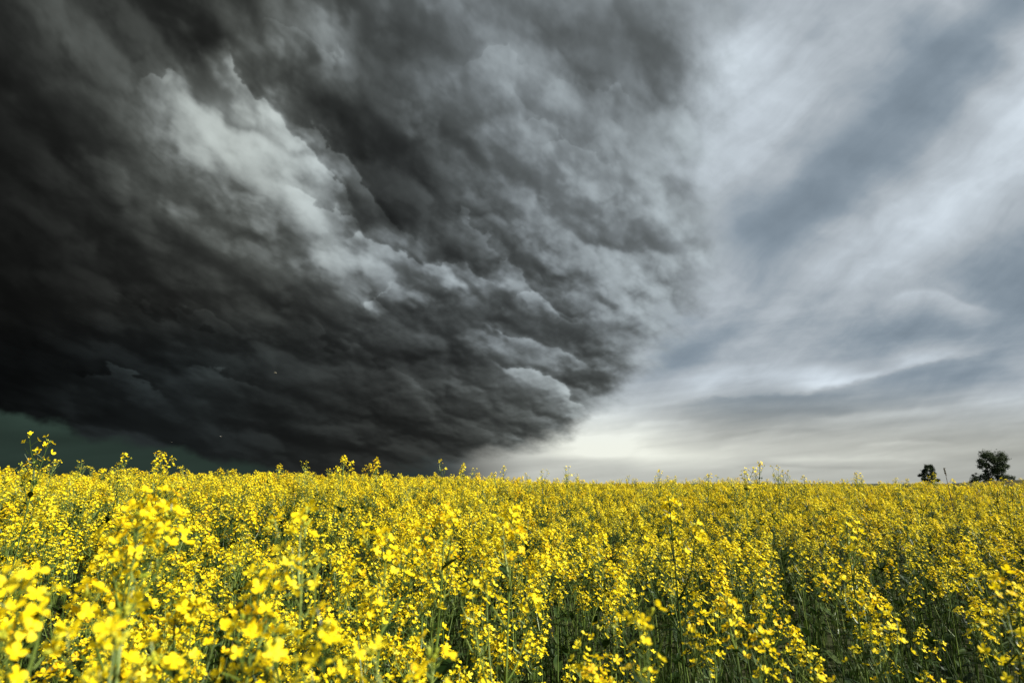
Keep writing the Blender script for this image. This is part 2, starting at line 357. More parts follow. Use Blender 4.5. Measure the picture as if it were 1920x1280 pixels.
def groundmat(name, stops, sc, bump=.4):
    m, n, l = mat(name)
    out = n.new("ShaderNodeOutputMaterial"); p = n.new("ShaderNodeBsdfPrincipled"); ra = n.new("ShaderNodeValToRGB")
    a = n.new("ShaderNodeTexNoise"); b = n.new("ShaderNodeTexNoise"); tc = n.new("ShaderNodeTexCoord"); mx = n.new("ShaderNodeMath")
    a.inputs['Scale'].default_value = sc; a.inputs['Detail'].default_value = 8; b.inputs['Scale'].default_value = sc*.08; b.inputs['Detail'].default_value = 4
    l.new(tc.outputs['Object'], a.inputs['Vector']); l.new(tc.outputs['Object'], b.inputs['Vector'])
    mx.operation = 'MULTIPLY_ADD'; mx.inputs[1].default_value = .5; l.new(b.outputs[0], mx.inputs[0])
    m2 = n.new("ShaderNodeMath"); m2.operation = 'MULTIPLY'; m2.inputs[1].default_value = .5
    l.new(a.outputs[0], m2.inputs[0]); l.new(m2.outputs[0], mx.inputs[2]); l.new(mx.outputs[0], ra.inputs[0])
    els = ra.color_ramp.elements
    while len(els) < len(stops): els.new(.5)
    for e, (ps, c) in zip(els, stops): e.position = ps; e.color = (*c, 1)
    bu = n.new("ShaderNodeBump"); bu.inputs['Strength'].default_value = bump; l.new(a.outputs[0], bu.inputs['Height'])
    l.new(bu.outputs[0], p.inputs['Normal']); l.new(ra.outputs[0], p.inputs['Base Color'])
    p.inputs['Roughness'].default_value = .9; p.inputs['Specular IOR Level'].default_value = .1
    l.new(p.outputs[0], out.inputs[0]); return m
M_GROUND = groundmat("soil_and_moss", [(.35, (.020, .022, .010)), (.5, (.035, .042, .015)), (.65, (.05, .045, .025))], 9)
M_HILL = groundmat("far_field", [(.36, (.016, .018, .005)), (.5, (.034, .032, .008)), (.62, (.06, .05, .012))], .9)

def skymat(name, alpha):
    m, n, l = mat(name)
    out = n.new("ShaderNodeOutputMaterial"); e = n.new("ShaderNodeEmission"); a = n.new("ShaderNodeAttribute"); a.attribute_name = 'glow'
    l.new(a.outputs['Color'], e.inputs[0]); e.inputs[1].default_value = 2**-EXPOSURE
    if alpha:
        t = n.new("ShaderNodeBsdfTransparent"); mx = n.new("ShaderNodeMixShader")
        l.new(a.outputs['Alpha'], mx.inputs[0]); l.new(t.outputs[0], mx.inputs[1]); l.new(e.outputs[0], mx.inputs[2]); l.new(mx.outputs[0], out.inputs[0])
    else: l.new(e.outputs[0], out.inputs[0])
    m.cycles.emission_sampling = 'NONE'
    return m

# ================= sky dome and storm cloud =================
def axis(a, b, fa, fb, fine, coarse):
    return np.concatenate([np.arange(a, fa, coarse), np.arange(fa, fb, fine), np.arange(fb, b+.01, coarse)])
AZ = np.radians(axis(-100, 68, -50, 50, .085, .6)); EL = np.radians(axis(-1.5, 82, -.6, 47, .08, .6))
def grid_dirs(az, el):
    A_, E_ = np.meshgrid(az, el); ce = np.cos(E_)
    return np.stack([np.sin(A_)*ce, np.cos(A_)*ce, np.sin(E_)], -1)
def to_px(D):
    c, s_ = math.cos(PITCH), math.sin(PITCH)
    fz = D[..., 1]*c+D[..., 2]*s_; u = D[..., 2]*c-D[..., 1]*s_; fz = np.clip(fz, .34, None)
    return 960+F*D[..., 0]/fz, 640-F*u/fz
def lin(c):
    c = np.clip(c/255., 0, 1); return np.where(c <= .04045, c/12.92, ((c+.055)/1.055)**2.4)
def shell(name, pos, rgba, keep, material):
    H_, W_ = keep.shape
    idx = np.arange(H_*W_).reshape(H_, W_)
    q = np.stack([idx[:-1, :-1], idx[:-1, 1:], idx[1:, 1:], idx[1:, :-1]], -1)
    k = keep[:-1, :-1] | keep[1:, 1:] | keep[:-1, 1:] | keep[1:, :-1]
    q = q[k].reshape(-1, 4)
    used = np.zeros(H_*W_, bool); used[q.ravel()] = True
    remap = np.cumsum(used)-1; q = remap[q].astype(np.int32)
    v = pos.reshape(-1, 3)[used].astype(np.float32); col = rgba.reshape(-1, 4)[used].astype(np.float32)
    me = bpy.data.meshes.new(name); me.vertices.add(len(v)); me.vertices.foreach_set('co', v.ravel())
    me.loops.add(q.size); me.loops.foreach_set('vertex_index', q.ravel())
    me.polygons.add(len(q)); me.polygons.foreach_set('loop_start', np.arange(len(q), dtype=np.int32)*4)
    me.update(calc_edges=True)
    at_ = me.attributes.new('glow', 'FLOAT_COLOR', 'POINT'); at_.data.foreach_set('color', col.ravel())
    me.materials.append(material); return link(bpy.data.objects.new(name, me))
D = grid_dirs(AZ, EL); PX, PY = to_px(D)
base = np.array([0, 0, CAM_Z])
hc = lin(high(PX, PY))
sky = shell('sky', base+D*14000., np.concatenate([hc, np.ones(hc.shape[:2]+(1,))], -1), np.ones(PX.shape, bool), skymat("high_overcast", False))
tag(sky, kind='structure')
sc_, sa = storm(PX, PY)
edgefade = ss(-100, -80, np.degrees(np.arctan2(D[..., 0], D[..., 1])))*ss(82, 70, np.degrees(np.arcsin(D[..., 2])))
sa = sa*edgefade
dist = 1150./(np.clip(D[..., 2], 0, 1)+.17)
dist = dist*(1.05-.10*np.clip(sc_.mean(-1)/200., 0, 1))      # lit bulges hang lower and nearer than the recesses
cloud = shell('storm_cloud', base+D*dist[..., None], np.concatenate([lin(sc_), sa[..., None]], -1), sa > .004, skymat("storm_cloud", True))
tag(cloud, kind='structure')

# ================= terrain =================
def terrain(x, y):
    x = np.asarray(x, float); y = np.asarray(y, float)
    r = np.hypot(x, np.clip(y, 0, None)); side = ss(-.45, .75, x/np.clip(r, 1, None))     # 0 left, 1 right
    crest = 9+13*side; hgt = CREST_L*(1-side)+CREST_R*side
    h = hgt*ss(1.5, 1, 0)*0+hgt*ss(2.0, 1.0, 0)
    h = hgt*ss(0, 1, (r-2.5)/(crest-2.5))
    h = h-2.6*ss(0, 1, (r-crest-2)/70.)
    h = h+.035*pn(x*.35, y*.35, 3)*ss(1, 4, r)+.05*pn(x*.12, y*.12, 4)*ss(3, 8, r)
    return h
CREST_L, CREST_R = .43, .29
def sheet(name, xs, ys, hf, material):
    X_, Y_ = np.meshgrid(xs, ys); Z_ = hf(X_, Y_)
    v = np.stack([X_, Y_, Z_], -1).reshape(-1, 3); W_ = len(xs)
    idx = np.arange(len(v)).reshape(X_.shape)
    q = np.stack([idx[:-1, :-1], idx[:-1, 1:], idx[1:, 1:], idx[1:, :-1]], -1).reshape(-1, 4)
    me = bpy.data.meshes.new(name); me.from_pydata(v.tolist(), [], q.tolist()); me.materials.append(material)
    me.polygons.foreach_set('use_smooth', [True]*len(q)); me.update(); return link(bpy.data.objects.new(name, me))
def spaced(lim, n): t = np.linspace(-1, 1, n); return np.sign(t)*lim*(np.abs(t)**4*.985+np.abs(t)*.015)
tag(sheet('ground', spaced(13000, 240), np.concatenate([np.linspace(-60, -1, 12), 13000*np.linspace(0, 1, 170)**4*.97+np.linspace(0, 390, 170)]), terrain, M_GROUND), kind='structure')
# low brown-green rise on the right where the trees stand
def rise(x, y):
    s_ = x/y                                             # bearing
    top = np.interp(s_, [.55, .60, .64, .71, .764, .81, .855, 1.0, 1.3], [-3.4, -1.5, -.5, -.36, .1, .6, .95, 1.4, 2.5])+CAM_Z
    b = np.exp(-((y-168)/34.)**2)
    return -2.5+(top+2.5)*b+.12*pn(x*.22, y*.22, 9)*b+.10*pn(x*.9, y*.9, 19)*b
xs_ = np.linspace(60, 300, 260); ys_ = np.linspace(70, 270, 90)
tag(sheet('hill', xs_, ys_, rise, M_HILL), kind='structure')

# ================= rapeseed plants =================
rnd = random.Random(11)
def frame(nrm):
    nrm = Vector(nrm).normalized(); a = Vector((0, 0, 1)) if abs(nrm.z) < .9 else Vector((1, 0, 0))
    x = nrm.cross(a).normalized(); return x, nrm.cross(x), nrm
def flower(mb, c, nrm, r, rr):
    """four obovate petals in a cross, slightly cupped, with a boss of stamens"""
    x, y, n = frame(nrm); a0 = rr.uniform(0, 1.6); cup = rr.uniform(.05, .55)
    for k in range(4):
        a = a0+k*math.pi/2+rr.uniform(-.12, .12); d = x*math.cos(a)+y*math.sin(a); s_ = n.cross(d)
        L = r*rr.uniform(.88, 1.08); w_ = r*rr.uniform(.36, .47); cu = cup+rr.uniform(-.15, .15)
        def P(t, s): return c+d*(L*t)+s_*(w_*s)+n*(L*(cu*t*t-.10*t*s*s+ .02))
        vs = [P(.06, -.15), P(.06, .15), P(.42, -.68), P(.42, .68), P(.78, -1.0), P(.76, 0), P(.78, 1.0), P(1.0, -.55), P(1.04, 0), P(1.0, .55)]
        mb.add(vs, [(0, 1, 3, 2), (2, 3, 6, 5), (2, 5, 4), (4, 5, 8, 7), (5, 6, 9, 8)], 0)
    t = c+n*(r*.30); q = r*.13
    mb.add([c+x*q, c+y*q, c-x*q, c-y*q, t], [(0, 1, 4), (1, 2, 4), (2, 3, 4), (3, 0, 4)], 1)
def bud(mb, c, d, L, rr):
    x, y, n = frame(d); w_ = L*.36
    vs = [c]+[c+n*(L*.5)+x*(w_*math.cos(k*1.5708))+y*(w_*math.sin(k*1.5708)) for k in range(4)]+[c+n*L]
    mb.add(vs, [(0, 1+(k+1) % 4, 1+k) for k in range(4)]+[(5, 1+k, 1+(k+1) % 4) for k in range(4)], 1)
def bez(p0, p1, p2, n):
    return [p0*(1-t)**2+p1*(2*t*(1-t))+p2*t*t for t in [i/(n-1) for i in range(n)]]
def raceme(st, fl, pts, rr, nf, seedy):
    """pods below, a loose head of open flowers, buds on top; pts is the branch's path"""
    tip = pts[-1]; ax = (pts[-1]-pts[-2]).normalized(); x, y, n = frame(ax)
    span = rr.uniform(.030, .060)*(1 if nf > 6 else .75)
    ga = rr.uniform(0, 6)
    for i in range(nf):
        a = ga+i*2.4; t = (i+.5)/nf; b = tip-ax*(span*(1-t)); rad = .011+.013*(1-t)+rr.uniform(-.002, .003)
        out = x*math.cos(a)+y*math.sin(a)
        c = b+out*rad+ax*(.010+.008*t)+Vector((0, 0, rr.uniform(-.003, .004)))
        st.tube([b, b+(c-b)*.6+ax*.001, c], [.0009, .0007, .0008], 3)
        flower(fl, c, out*rr.uniform(.35, 1.1)+ax*rr.uniform(.5, 1.1)+Vector((rr.uniform(-.3, .3), rr.uniform(-.3, .3), .25)), rr.uniform(.0074, .0110), rr)
    for i in range(rr.randint(5, 9)):
        a = rr.uniform(0, 6.28); d = (ax*rr.uniform(.8, 1.4)+x*math.cos(a)*.6+y*math.sin(a)*.6)
        bud(fl, tip+d.normalized()*rr.uniform(.001, .010), d, rr.uniform(.0045, .0075), rr)
    npod = rr.randint(4, 9) if not seedy else rr.randint(9, 14); a = rr.uniform(0, 6)
    L = sum((pts[i+1]-pts[i]).length for i in range(len(pts)-1))
    for i in range(npod):                                 # pods and spent pedicels
        s_ = span+.012+i*rr.uniform(.009, .016)
        if s_ > L*.8: break
        k = max(0, min(len(pts)-2, int((1-s_/L)*(len(pts)-1)))); u = (1-s_/L)*(len(pts)-1)-k
        b = pts[k].lerp(pts[k+1], u); a += 2.4; out = x*math.cos(a)+y*math.sin(a)
        e = b+out*.014+ax*.006; g = rr.uniform(.012, .04)*(1.25 if seedy else 1)
        st.tube([b, e, e+out*(g*.35)+ax*(g*.8)], [.0007, .0012, .0004], 3)
def leaf(mb, b, d, L, rr):
    d = d.normalized(); s_ = d.cross(Vector((0, 0, 1))).normalized(); w_ = L*rr.uniform(.13, .2); dr = rr.uniform(.1, .6)
    def P(t, s): return b+d*(L*t)+s_*(w_*s*math.sin(math.pi*min(1, t*.92+.10)))+Vector((0, 0, -dr*L*t*t+.18*w_*abs(s)))
    T = [0, .2, .45, .7, .9, 1]; vs = [P(t, s) for t in T for s in (-1, 0, 1)]
    mb.add(vs, [(i*3+j, i*3+j+1, i*3+j+4, i*3+j+3) for i in range(len(T)-1) for j in (0, 1)])
def plant_parts(seed, nb, nf, h=1.0, seedy=False, low=.45):
    """returns (stem MB, [flower cluster MBs], foliage MB)"""
    rr = random.Random(seed); st, fo, heads = MB(), MB(), []
    lean = Vector((rr.uniform(-.05, .05), rr.uniform(-.05, .05), 0))
    p = [Vector((0, 0, -.03)), Vector((lean.x*.2, lean.y*.2, h*.3)), Vector((lean.x*.6+rr.uniform(-.012, .012), lean.y*.6, h*.62)), Vector((lean.x, lean.y, h*.86)), Vector((lean.x*1.3+rr.uniform(-.015, .02), lean.y*1.3, h))]
    path = []
    for i in range(4):
        for t in (0, .33, .67): path.append(p[i].lerp(p[i+1], t))
    path.append(p[4])
    st.tube(path, [.0045-.0033*i/12 for i in range(13)], 5)
    fl = MB(); raceme(st, fl, path[-5:], rr, nf, seedy); heads.append(fl)
    for k in range(nb):
        t = low+(.88-low)*((k+rr.random()*.8)/nb); i = t*12; b = path[int(i)].lerp(path[min(12, int(i)+1)], i % 1)
        a = k*2.4+rr.uniform(-.5, .5)+seed; o = Vector((math.cos(a), math.sin(a), 0))
        top = h*rr.uniform(.80, 1.0) if k > nb*.3 else h*rr.uniform(.66, .9)
        up = max(.09, top-b.z); sp = min(up*rr.uniform(.28, .5), .17)
        pts = bez(b, b+o*sp*.9+Vector((0, 0, up*.35)), b+o*sp*1.05+Vector((rr.uniform(-.01, .02), 0, up)), 7)
        st.tube(pts, [.0024-.0016*j/6 for j in range(7)], 4)
        fl = MB(); raceme(st, fl, pts, rr, max(2, int(nf*rr.uniform(.45, .95))), seedy); heads.append(fl)
        leaf(fo, b, o+Vector((0, 0, .6)), rr.uniform(.035, .075), rr)
        if rr.random() < .3:                              # a small side shoot with buds or a few flowers
            m_ = pts[3]; o2 = Vector((math.cos(a+1.7), math.sin(a+1.7), 0)); q = bez(m_, m_+o2*.03+Vector((0, 0, .03)), m_+o2*.04+Vector((0, 0, max(.04, min(rr.uniform(.06, .13), h*.95-m_.z)))), 4)
            st.tube(q, [.0014, .0012, .001, .0008], 3); fl = MB(); raceme(st, fl, q, rr, rr.randint(1, 3), False); heads.append(fl)
    for k in range(rr.randint(5, 8)):
        z = rr.uniform(.12, .62); i = z*12; b = path[int(i)]; a = rr.uniform(0, 6.28)
        leaf(fo, b, Vector((math.cos(a), math.sin(a), rr.uniform(.5, 1.3))), rr.uniform(.07, .15), rr)
    return st, heads, fo
VAR = []                                                    # prototypes: list of [(part name, mesh)...]
specs = [(5, 15), (6, 13), (6, 15), (6, 12), (5, 15), (6, 14), (5, 11), (5, 7), (4, 5), (3, 5), (3, 4), (3, 7)]
for i, (nb, nf) in enumerate(specs):
    st, heads, fo = plant_parts(100+i*7, nb, nf, 1.0, seedy=i >= 10, low=.46 if i < 7 else .64)
    parts = [('stem', st.mesh('stem', M_STEM)), ('foliage', fo.mesh('foliage', M_LEAF))]
    parts += [('flower_cluster', h_.mesh('flower_cluster', [M_PETAL, M_BUD])) for h_ in heads]
    VAR.append(parts)
RICH, SPARSE, SEEDY = list(range(0, 7)), [7, 8, 9], [10, 11]
GROUP = 'rapeseed plants close to the camera'
GLABEL = 'flowering rapeseed plant with yellow blossoms in the near part of the field'
protos = {}
KIND_LABEL = lambda v: (('rapeseed plant with many open yellow blossoms in the near field', 'blossom-laden rapeseed plants close to the camera') if v < 7 else
    ('rapeseed plant with few blossoms on a long bare stem, near field', 'sparse rapeseed plants close to the camera') if v < 10 else
    ('rapeseed plant bearing mostly green pods in the near field', 'pod-bearing rapeseed plants close to the camera'))
def place(v, x, y, height, rz, lx, ly, label=None):
    g = float(terrain(x, y)); t = empty('rapeseed_plant', (x, y, g))
    s_ = height; t.scale = (s_**.5, s_**.5, s_) if s_ > 1 else (s_, s_, s_)
    t.rotation_euler = (ly, lx, rz); tag(t, label or KIND_LABEL(v)[0], 'plant', KIND_LABEL(v)[1])
    kids = []
    for nm, me in VAR[v]: kids.append(link(bpy.data.objects.new(nm, me), t))
    protos.setdefault(v, kids); return t
# tall or near plants one can point at: (photo x, photo y of the tip, forward distance, variant, label)
special = [
 (46, 832, 2.6, 7, 'tallest rapeseed plant, standing highest above the field edge at the far left'),
 (4, 882, 2.2, 6, 'rapeseed plant cut by the left picture edge, just below the tallest one'),
 (222, 856, 4.8, 11, 'tall slim rapeseed plant against the green-grey gap under the storm cloud'),
 (302, 855, 4.6, 1, 'tall bushy rapeseed plant against the dark cloud, second head from the tallest plant'),
 (655, 860, 5.2, 4, 'tall rapeseed plant left of a matching pair in front of the darkest cloud'),
 (698, 868, 5.6, 3, 'tall rapeseed plant right of a matching pair in front of the darkest cloud'),
 (524, 874, 6.4, 6, 'lone rapeseed head rising above the field edge below the storm cloud'),
 (833, 866, 6.8, 10, 'thin rapeseed plant gone to buds, tip nearly bare, before the storm cloud'),
 (862, 876, 7.0, 3, 'rapeseed plant with a full round head just left of the bright gap in the sky'),
 (936, 878, 7.0, 8, 'small rapeseed head standing where the storm cloud meets the light horizon'),
 (1022, 884, 7.2, 8, 'small yellow rapeseed head against the pale horizon beside the storm cloud'),
 (1072, 878, 7.0, 10, 'bare budding rapeseed stem leaning right before the brightest horizon'),
 (1232, 886, 8.0, 9, 'rapeseed sprig with few flowers above the field edge, middle of the bright horizon'),
 (1412, 871, 6.2, 11, 'thin leaning rapeseed stem with a single yellow tip above the right field edge'),
 (1446, 878, 6.4, 10, 'pod-bearing rapeseed stem just right of the thin leaning one'),
 (1470, 886, 6.6, 10, 'shorter pod-bearing rapeseed stem in the pale gap right of its taller twin'),
 (1605, 888, 7.0, 6, 'bushy rapeseed plant on the field edge left of the small dark tree'),
 (290, 948, .86, 3, 'blurred rapeseed plant close to the lens, topmost of the blurred blossoms at left'),
 (205, 985, .74, 0, 'blurred orange-yellow rapeseed blossoms left of the topmost blurred plant'),
 (585, 992, .80, 9, 'blurred rapeseed head standing alone left of centre'),
 (92, 1082, .62, 2, 'large blurred rapeseed head low at the left edge'),
 (540, 1098, .70, 3, 'blurred rapeseed plant under the lone blurred head'),
 (700, 1012, 1.15, 1, 'sharp tall rapeseed plant right of the lone blurred head'),
 (790, 968, 1.6, 4, 'slender tall rapeseed plant near the middle of the field'),
 (930, 962, 1.5, 2, 'rapeseed plant with broad yellow head just left of the picture middle'),
 (1270, 948, 1.9, 5, 'wide rapeseed head rising above its neighbours right of the middle'),
 (1590, 985, 1.9, 6, 'rapeseed plant with bright clustered head in the right half'),
 (1215, 1190, .78, 9, 'blurred low rapeseed blossoms at the bottom right of the middle'),
 (1895, 1105, 1.0, 9, 'blurred rapeseed blossoms at the lower right picture edge'),
 (1850, 1142, 1.05, 8, 'small blurred rapeseed head beside the dark grassy gap'),
 (640, 1180, .60, 6, 'large blurred rapeseed blossoms at the bottom left of the middle'),
 (245, 1215, .50, 9, 'very blurred rapeseed blossoms in the bottom left corner'),
 (815, 1215, .66, 8, 'blurred rapeseed blossoms at the bottom edge near the middle'),
 (440, 1130, .9, 4, 'half sharp rapeseed plant between the blurred ones at lower left'),
 (360, 1225, .62, 8, 'blurred low rapeseed head at the bottom edge, left side'),
]
taken = []
for X_, Y_, dst, v, lab in special:
    dst = dst*1.2 if dst < 1.2 else dst; p = at(X_, Y_, dst); g = float(terrain(p.x, p.y)); hh = p.z-g
    place(v, p.x, p.y, hh, rnd.uniform(0, 6.28), 0.0, 0.0, lab); taken.append((p.x, p.y))
# scattered positions
prs = np.random.RandomState(5)
def scatter(r0, r1, dens, half):
    area = (half)*(r1*r1-r0*r0); n = int(area*dens)
    r = np.sqrt(prs.uniform(r0*r0, r1*r1, n)); a = prs.uniform(-half, half, n)
    return r*np.sin(a), r*np.cos(a)
P = []
for r0, r1, dens, half in [(.62, 2.2, 36, R(60)), (2.2, 5, 31, R(54)), (5, 10, 29, R(52)), (10, 18, 24, R(50)), (18, 30, 12, R(49)), (30, 45, 7, R(48))]:
    x, y = scatter(r0, r1, dens, half); P.append(np.stack([x, y], -1))
xb, yb = prs.uniform(-3, 3, 260), prs.uniform(-2.5, .3, 260); kb = np.hypot(xb, yb) > .7; P.append(np.stack([xb, yb], -1)[kb])
P = np.concatenate(P)
r = np.hypot(P[:, 0], P[:, 1]); brg = np.degrees(np.arctan2(P[:, 0], P[:, 1]))
hz = .99+(.075+.03*ss(3, 7, r))*prs.randn(len(P))+.075*pn(P[:, 0]*.8, P[:, 1]*.8, 21)+.05*ss(2, -1, P[:, 0])
hz = np.clip(hz, .78, 1.2)+np.where(prs.rand(len(P)) < .035, prs.uniform(.03, .14, len(P)), 0)*ss(2.5, 5, r)
# stay below the lens close by; keep the grassy gap at the lower right open
cap = CAM_Z-.17-.24*r-.10*ss(-5, 25, brg); near = r < 1.5
hz = np.where(near, np.minimum(hz, np.clip(cap+.12+.16*r, .8, 1.2)), hz)
gap = np.exp(-(((P[:, 0]-1.62)/.22)**2+((P[:, 1]-2.0)/.42)**2))
keep = ((gap < .35) | (prs.rand(len(P)) < .25)) & (prs.rand(len(P)) > .34*ss(-15, 28, brg)*ss(9, 4, np.hypot(P[:, 0], P[:, 1]))+.22*(pn(P[:, 0]*.9, P[:, 1]*.9, 44) > .15))
for (tx, ty) in taken: keep &= np.hypot(P[:, 0]-tx, P[:, 1]-ty) > .05
P, r, brg, hz = P[keep], r[keep], brg[keep], hz[keep]; hz = hz*(1-.18*np.clip(gap[keep]*2, 0, 1))
N = len(P)
sparse_p = np.clip(.08+.38*ss(-8, 25, brg)*ss(12, 4, r)+.2*ss(-15, 10, brg)*ss(5, 1.5, r)+.3*pn(P[:, 0]*.6, P[:, 1]*.6, 33), .02, .92)
pick = prs.rand(N); var = np.where(pick < sparse_p, prs.choice(SPARSE, N), prs.choice(RICH, N))
sd_ = prs.rand(N) < .03+.07*ss(0, 30, brg)+.05*ss(4, 7, r)
var = np.where(sd_, prs.choice(SEEDY, N), var); hz = hz+np.where(sd_, prs.uniform(.03, .15, N), 0)*ss(3, 6, r)
rz = prs.uniform(0, 6.283, N); lx = R(4)+R(5)*prs.randn(N); ly = R(4.5)*prs.randn(N)
gz_ = terrain(P[:, 0], P[:, 1])
ex = (r > 6) & (r < 18) & (prs.rand(N) < .014+.035*ss(-10, 15, brg))
hz = np.where(ex, CAM_Z-gz_+prs.uniform(-.06, .17, N)*np.where(prs.rand(N) < .2, 1., .4)*r/9., hz)
var = np.where(ex & (brg > -5), prs.choice(SEEDY+SPARSE, N), var); ex &= brg > 0; lx = np.where(ex, R(9)+R(7)*prs.randn(N), lx)
order = np.argsort(r); inview = (np.abs(brg) < 43) & (P[:, 1] > .3) & (r > .95)
front = [i for i in order if inview[i]][:300-len(special)]
mask = np.ones(N, bool); mask[front] = False
for i in front: place(int(var[i]), float(P[i, 0]), float(P[i, 1]), float(hz[i]), float(rz[i]), float(lx[i]), float(ly[i]))
for v in range(len(VAR)):
    if v not in protos: place(v, 3.3+.1*v, 4.2, 1.0, 0, 0, 0)
# the rest of the field: one object
Q = P[mask]; q_h = hz[mask]; me = bpy.data.meshes.new('rapeseed_field')
zz = terrain(Q[:, 0], Q[:, 1]); me.vertices.add(len(Q)); me.vertices.foreach_set('co', np.stack([Q[:, 0], Q[:, 1], zz], -1).astype(np.float32).ravel())
a_ = me.attributes.new('variant', 'INT', 'POINT'); a_.data.foreach_set('value', var[mask].astype(np.int32))
a_ = me.attributes.new('turn', 'FLOAT_VECTOR', 'POINT'); a_.data.foreach_set('vector', np.stack([ly[mask], lx[mask], rz[mask]], -1).astype(np.float32).ravel())
a_ = me.attributes.new('size', 'FLOAT_VECTOR', 'POINT'); a_.data.foreach_set('vector', np.stack([q_h, q_h, q_h], -1).astype(np.float32).ravel())
for m_ in (M_STEM, M_LEAF, M_PETAL, M_BUD): me.materials.append(m_)
field = link(bpy.data.objects.new('rapeseed_field', me)); tag(field, 'dense field of flowering rapeseed reaching to the horizon', 'rapeseed', kind='stuff')
ng = bpy.data.node_groups.new('rapeseed_scatter', 'GeometryNodeTree')
ng.interface.new_socket('Geometry', in_out='INPUT', socket_type='NodeSocketGeometry'); ng.interface.new_socket('Geometry', in_out='OUTPUT', socket_type='NodeSocketGeometry')
gi = ng.nodes.new('NodeGroupInput'); go = ng.nodes.new('NodeGroupOutput'); jo = ng.nodes.new('GeometryNodeJoinGeometry')
def named(name, ty):
    n = ng.nodes.new('GeometryNodeInputNamedAttribute'); n.data_type = ty; n.inputs['Name'].default_value = name
    return next(o for o in n.outputs if o.enabled and o.name == 'Attribute')
nv, nr, nsz = named('variant', 'INT'), named('turn', 'FLOAT_VECTOR'), named('size', 'FLOAT_VECTOR')
e2r = ng.nodes.new('FunctionNodeEulerToRotation'); ng.links.new(nr, e2r.inputs[0])
for v, kids in protos.items():
    j = ng.nodes.new('GeometryNodeJoinGeometry')
    for k in kids:
        oi = ng.nodes.new('GeometryNodeObjectInfo'); oi.transform_space = 'ORIGINAL'; oi.inputs['Object'].default_value = k; oi.inputs['As Instance'].default_value = False
        ng.links.new(oi.outputs['Geometry'], j.inputs[0])
    cmp_ = ng.nodes.new('FunctionNodeCompare'); cmp_.data_type = 'INT'; cmp_.operation = 'EQUAL'
    ins = [s_ for s_ in cmp_.inputs if s_.enabled]; ng.links.new(nv, ins[0]); ins[1].default_value = v
    iop = ng.nodes.new('GeometryNodeInstanceOnPoints')
    ng.links.new(gi.outputs[0], iop.inputs['Points']); ng.links.new(cmp_.outputs[0], iop.inputs['Selection']); ng.links.new(j.outputs[0], iop.inputs['Instance'])
    ng.links.new(e2r.outputs[0], iop.inputs['Rotation']); ng.links.new(nsz, iop.inputs['Scale']); ng.links.new(iop.outputs[0], jo.inputs[0])
ng.links.new(jo.outputs[0], go.inputs[0])
field.modifiers.new('scatter', 'NODES').node_group = ng

# grass and undergrowth between the stems: one object
gx, gy = [], []
for r0, r1, dens in [(.6, 2.5, 520), (2.5, 5, 260), (5, 9, 70)]:
    x, y = scatter(r0, r1, dens, R(50)); gx.append(x); gy.append(y)
gx = np.concatenate([*gx, prs.normal(1.66, .24, 500)]); gy = np.concatenate([*gy, prs.normal(2.05, .35, 500)])
n = len(gx); gh = prs.uniform(.25, .72, n); gh[-500:] = prs.uniform(.5, .92, 500); ga = prs.uniform(0, 6.283, n); gw = prs.uniform(.0025, .006, n); gb = prs.uniform(.05, .28, n); gz = terrain(gx, gy)
ts = np.array([0, .35, .7, 1.]); V = np.zeros((n, 7, 3))
for k, t in enumerate(ts):
    cx = gx+np.cos(ga)*gb*t*t; cy = gy+np.sin(ga)*gb*t*t; cz = gz+gh*t-.1*gb*t**3
    wv = gw*(1-t*.75)
    if k < 3:
        V[:, 2*k] = np.stack([cx-np.sin(ga)*wv, cy+np.cos(ga)*wv, cz], -1); V[:, 2*k+1] = np.stack([cx+np.sin(ga)*wv, cy-np.cos(ga)*wv, cz], -1)
    else: V[:, 6] = np.stack([cx, cy, cz], -1)
o_ = (np.arange(n)*7)[:, None]
fq = np.concatenate([o_+np.array([0, 1, 3, 2]), o_+np.array([2, 3, 5, 4])]).tolist(); ft = (o_+np.array([4, 5, 6])).tolist()
me = bpy.data.meshes.new('grass'); me.from_pydata(V.reshape(-1, 3).tolist(), [], fq+ft); me.materials.append(M_GRASS)
tag(link(bpy.data.objects.new('grass', me)), 'dark green grass and undergrowth between the rapeseed stems', 'grass', kind='stuff')

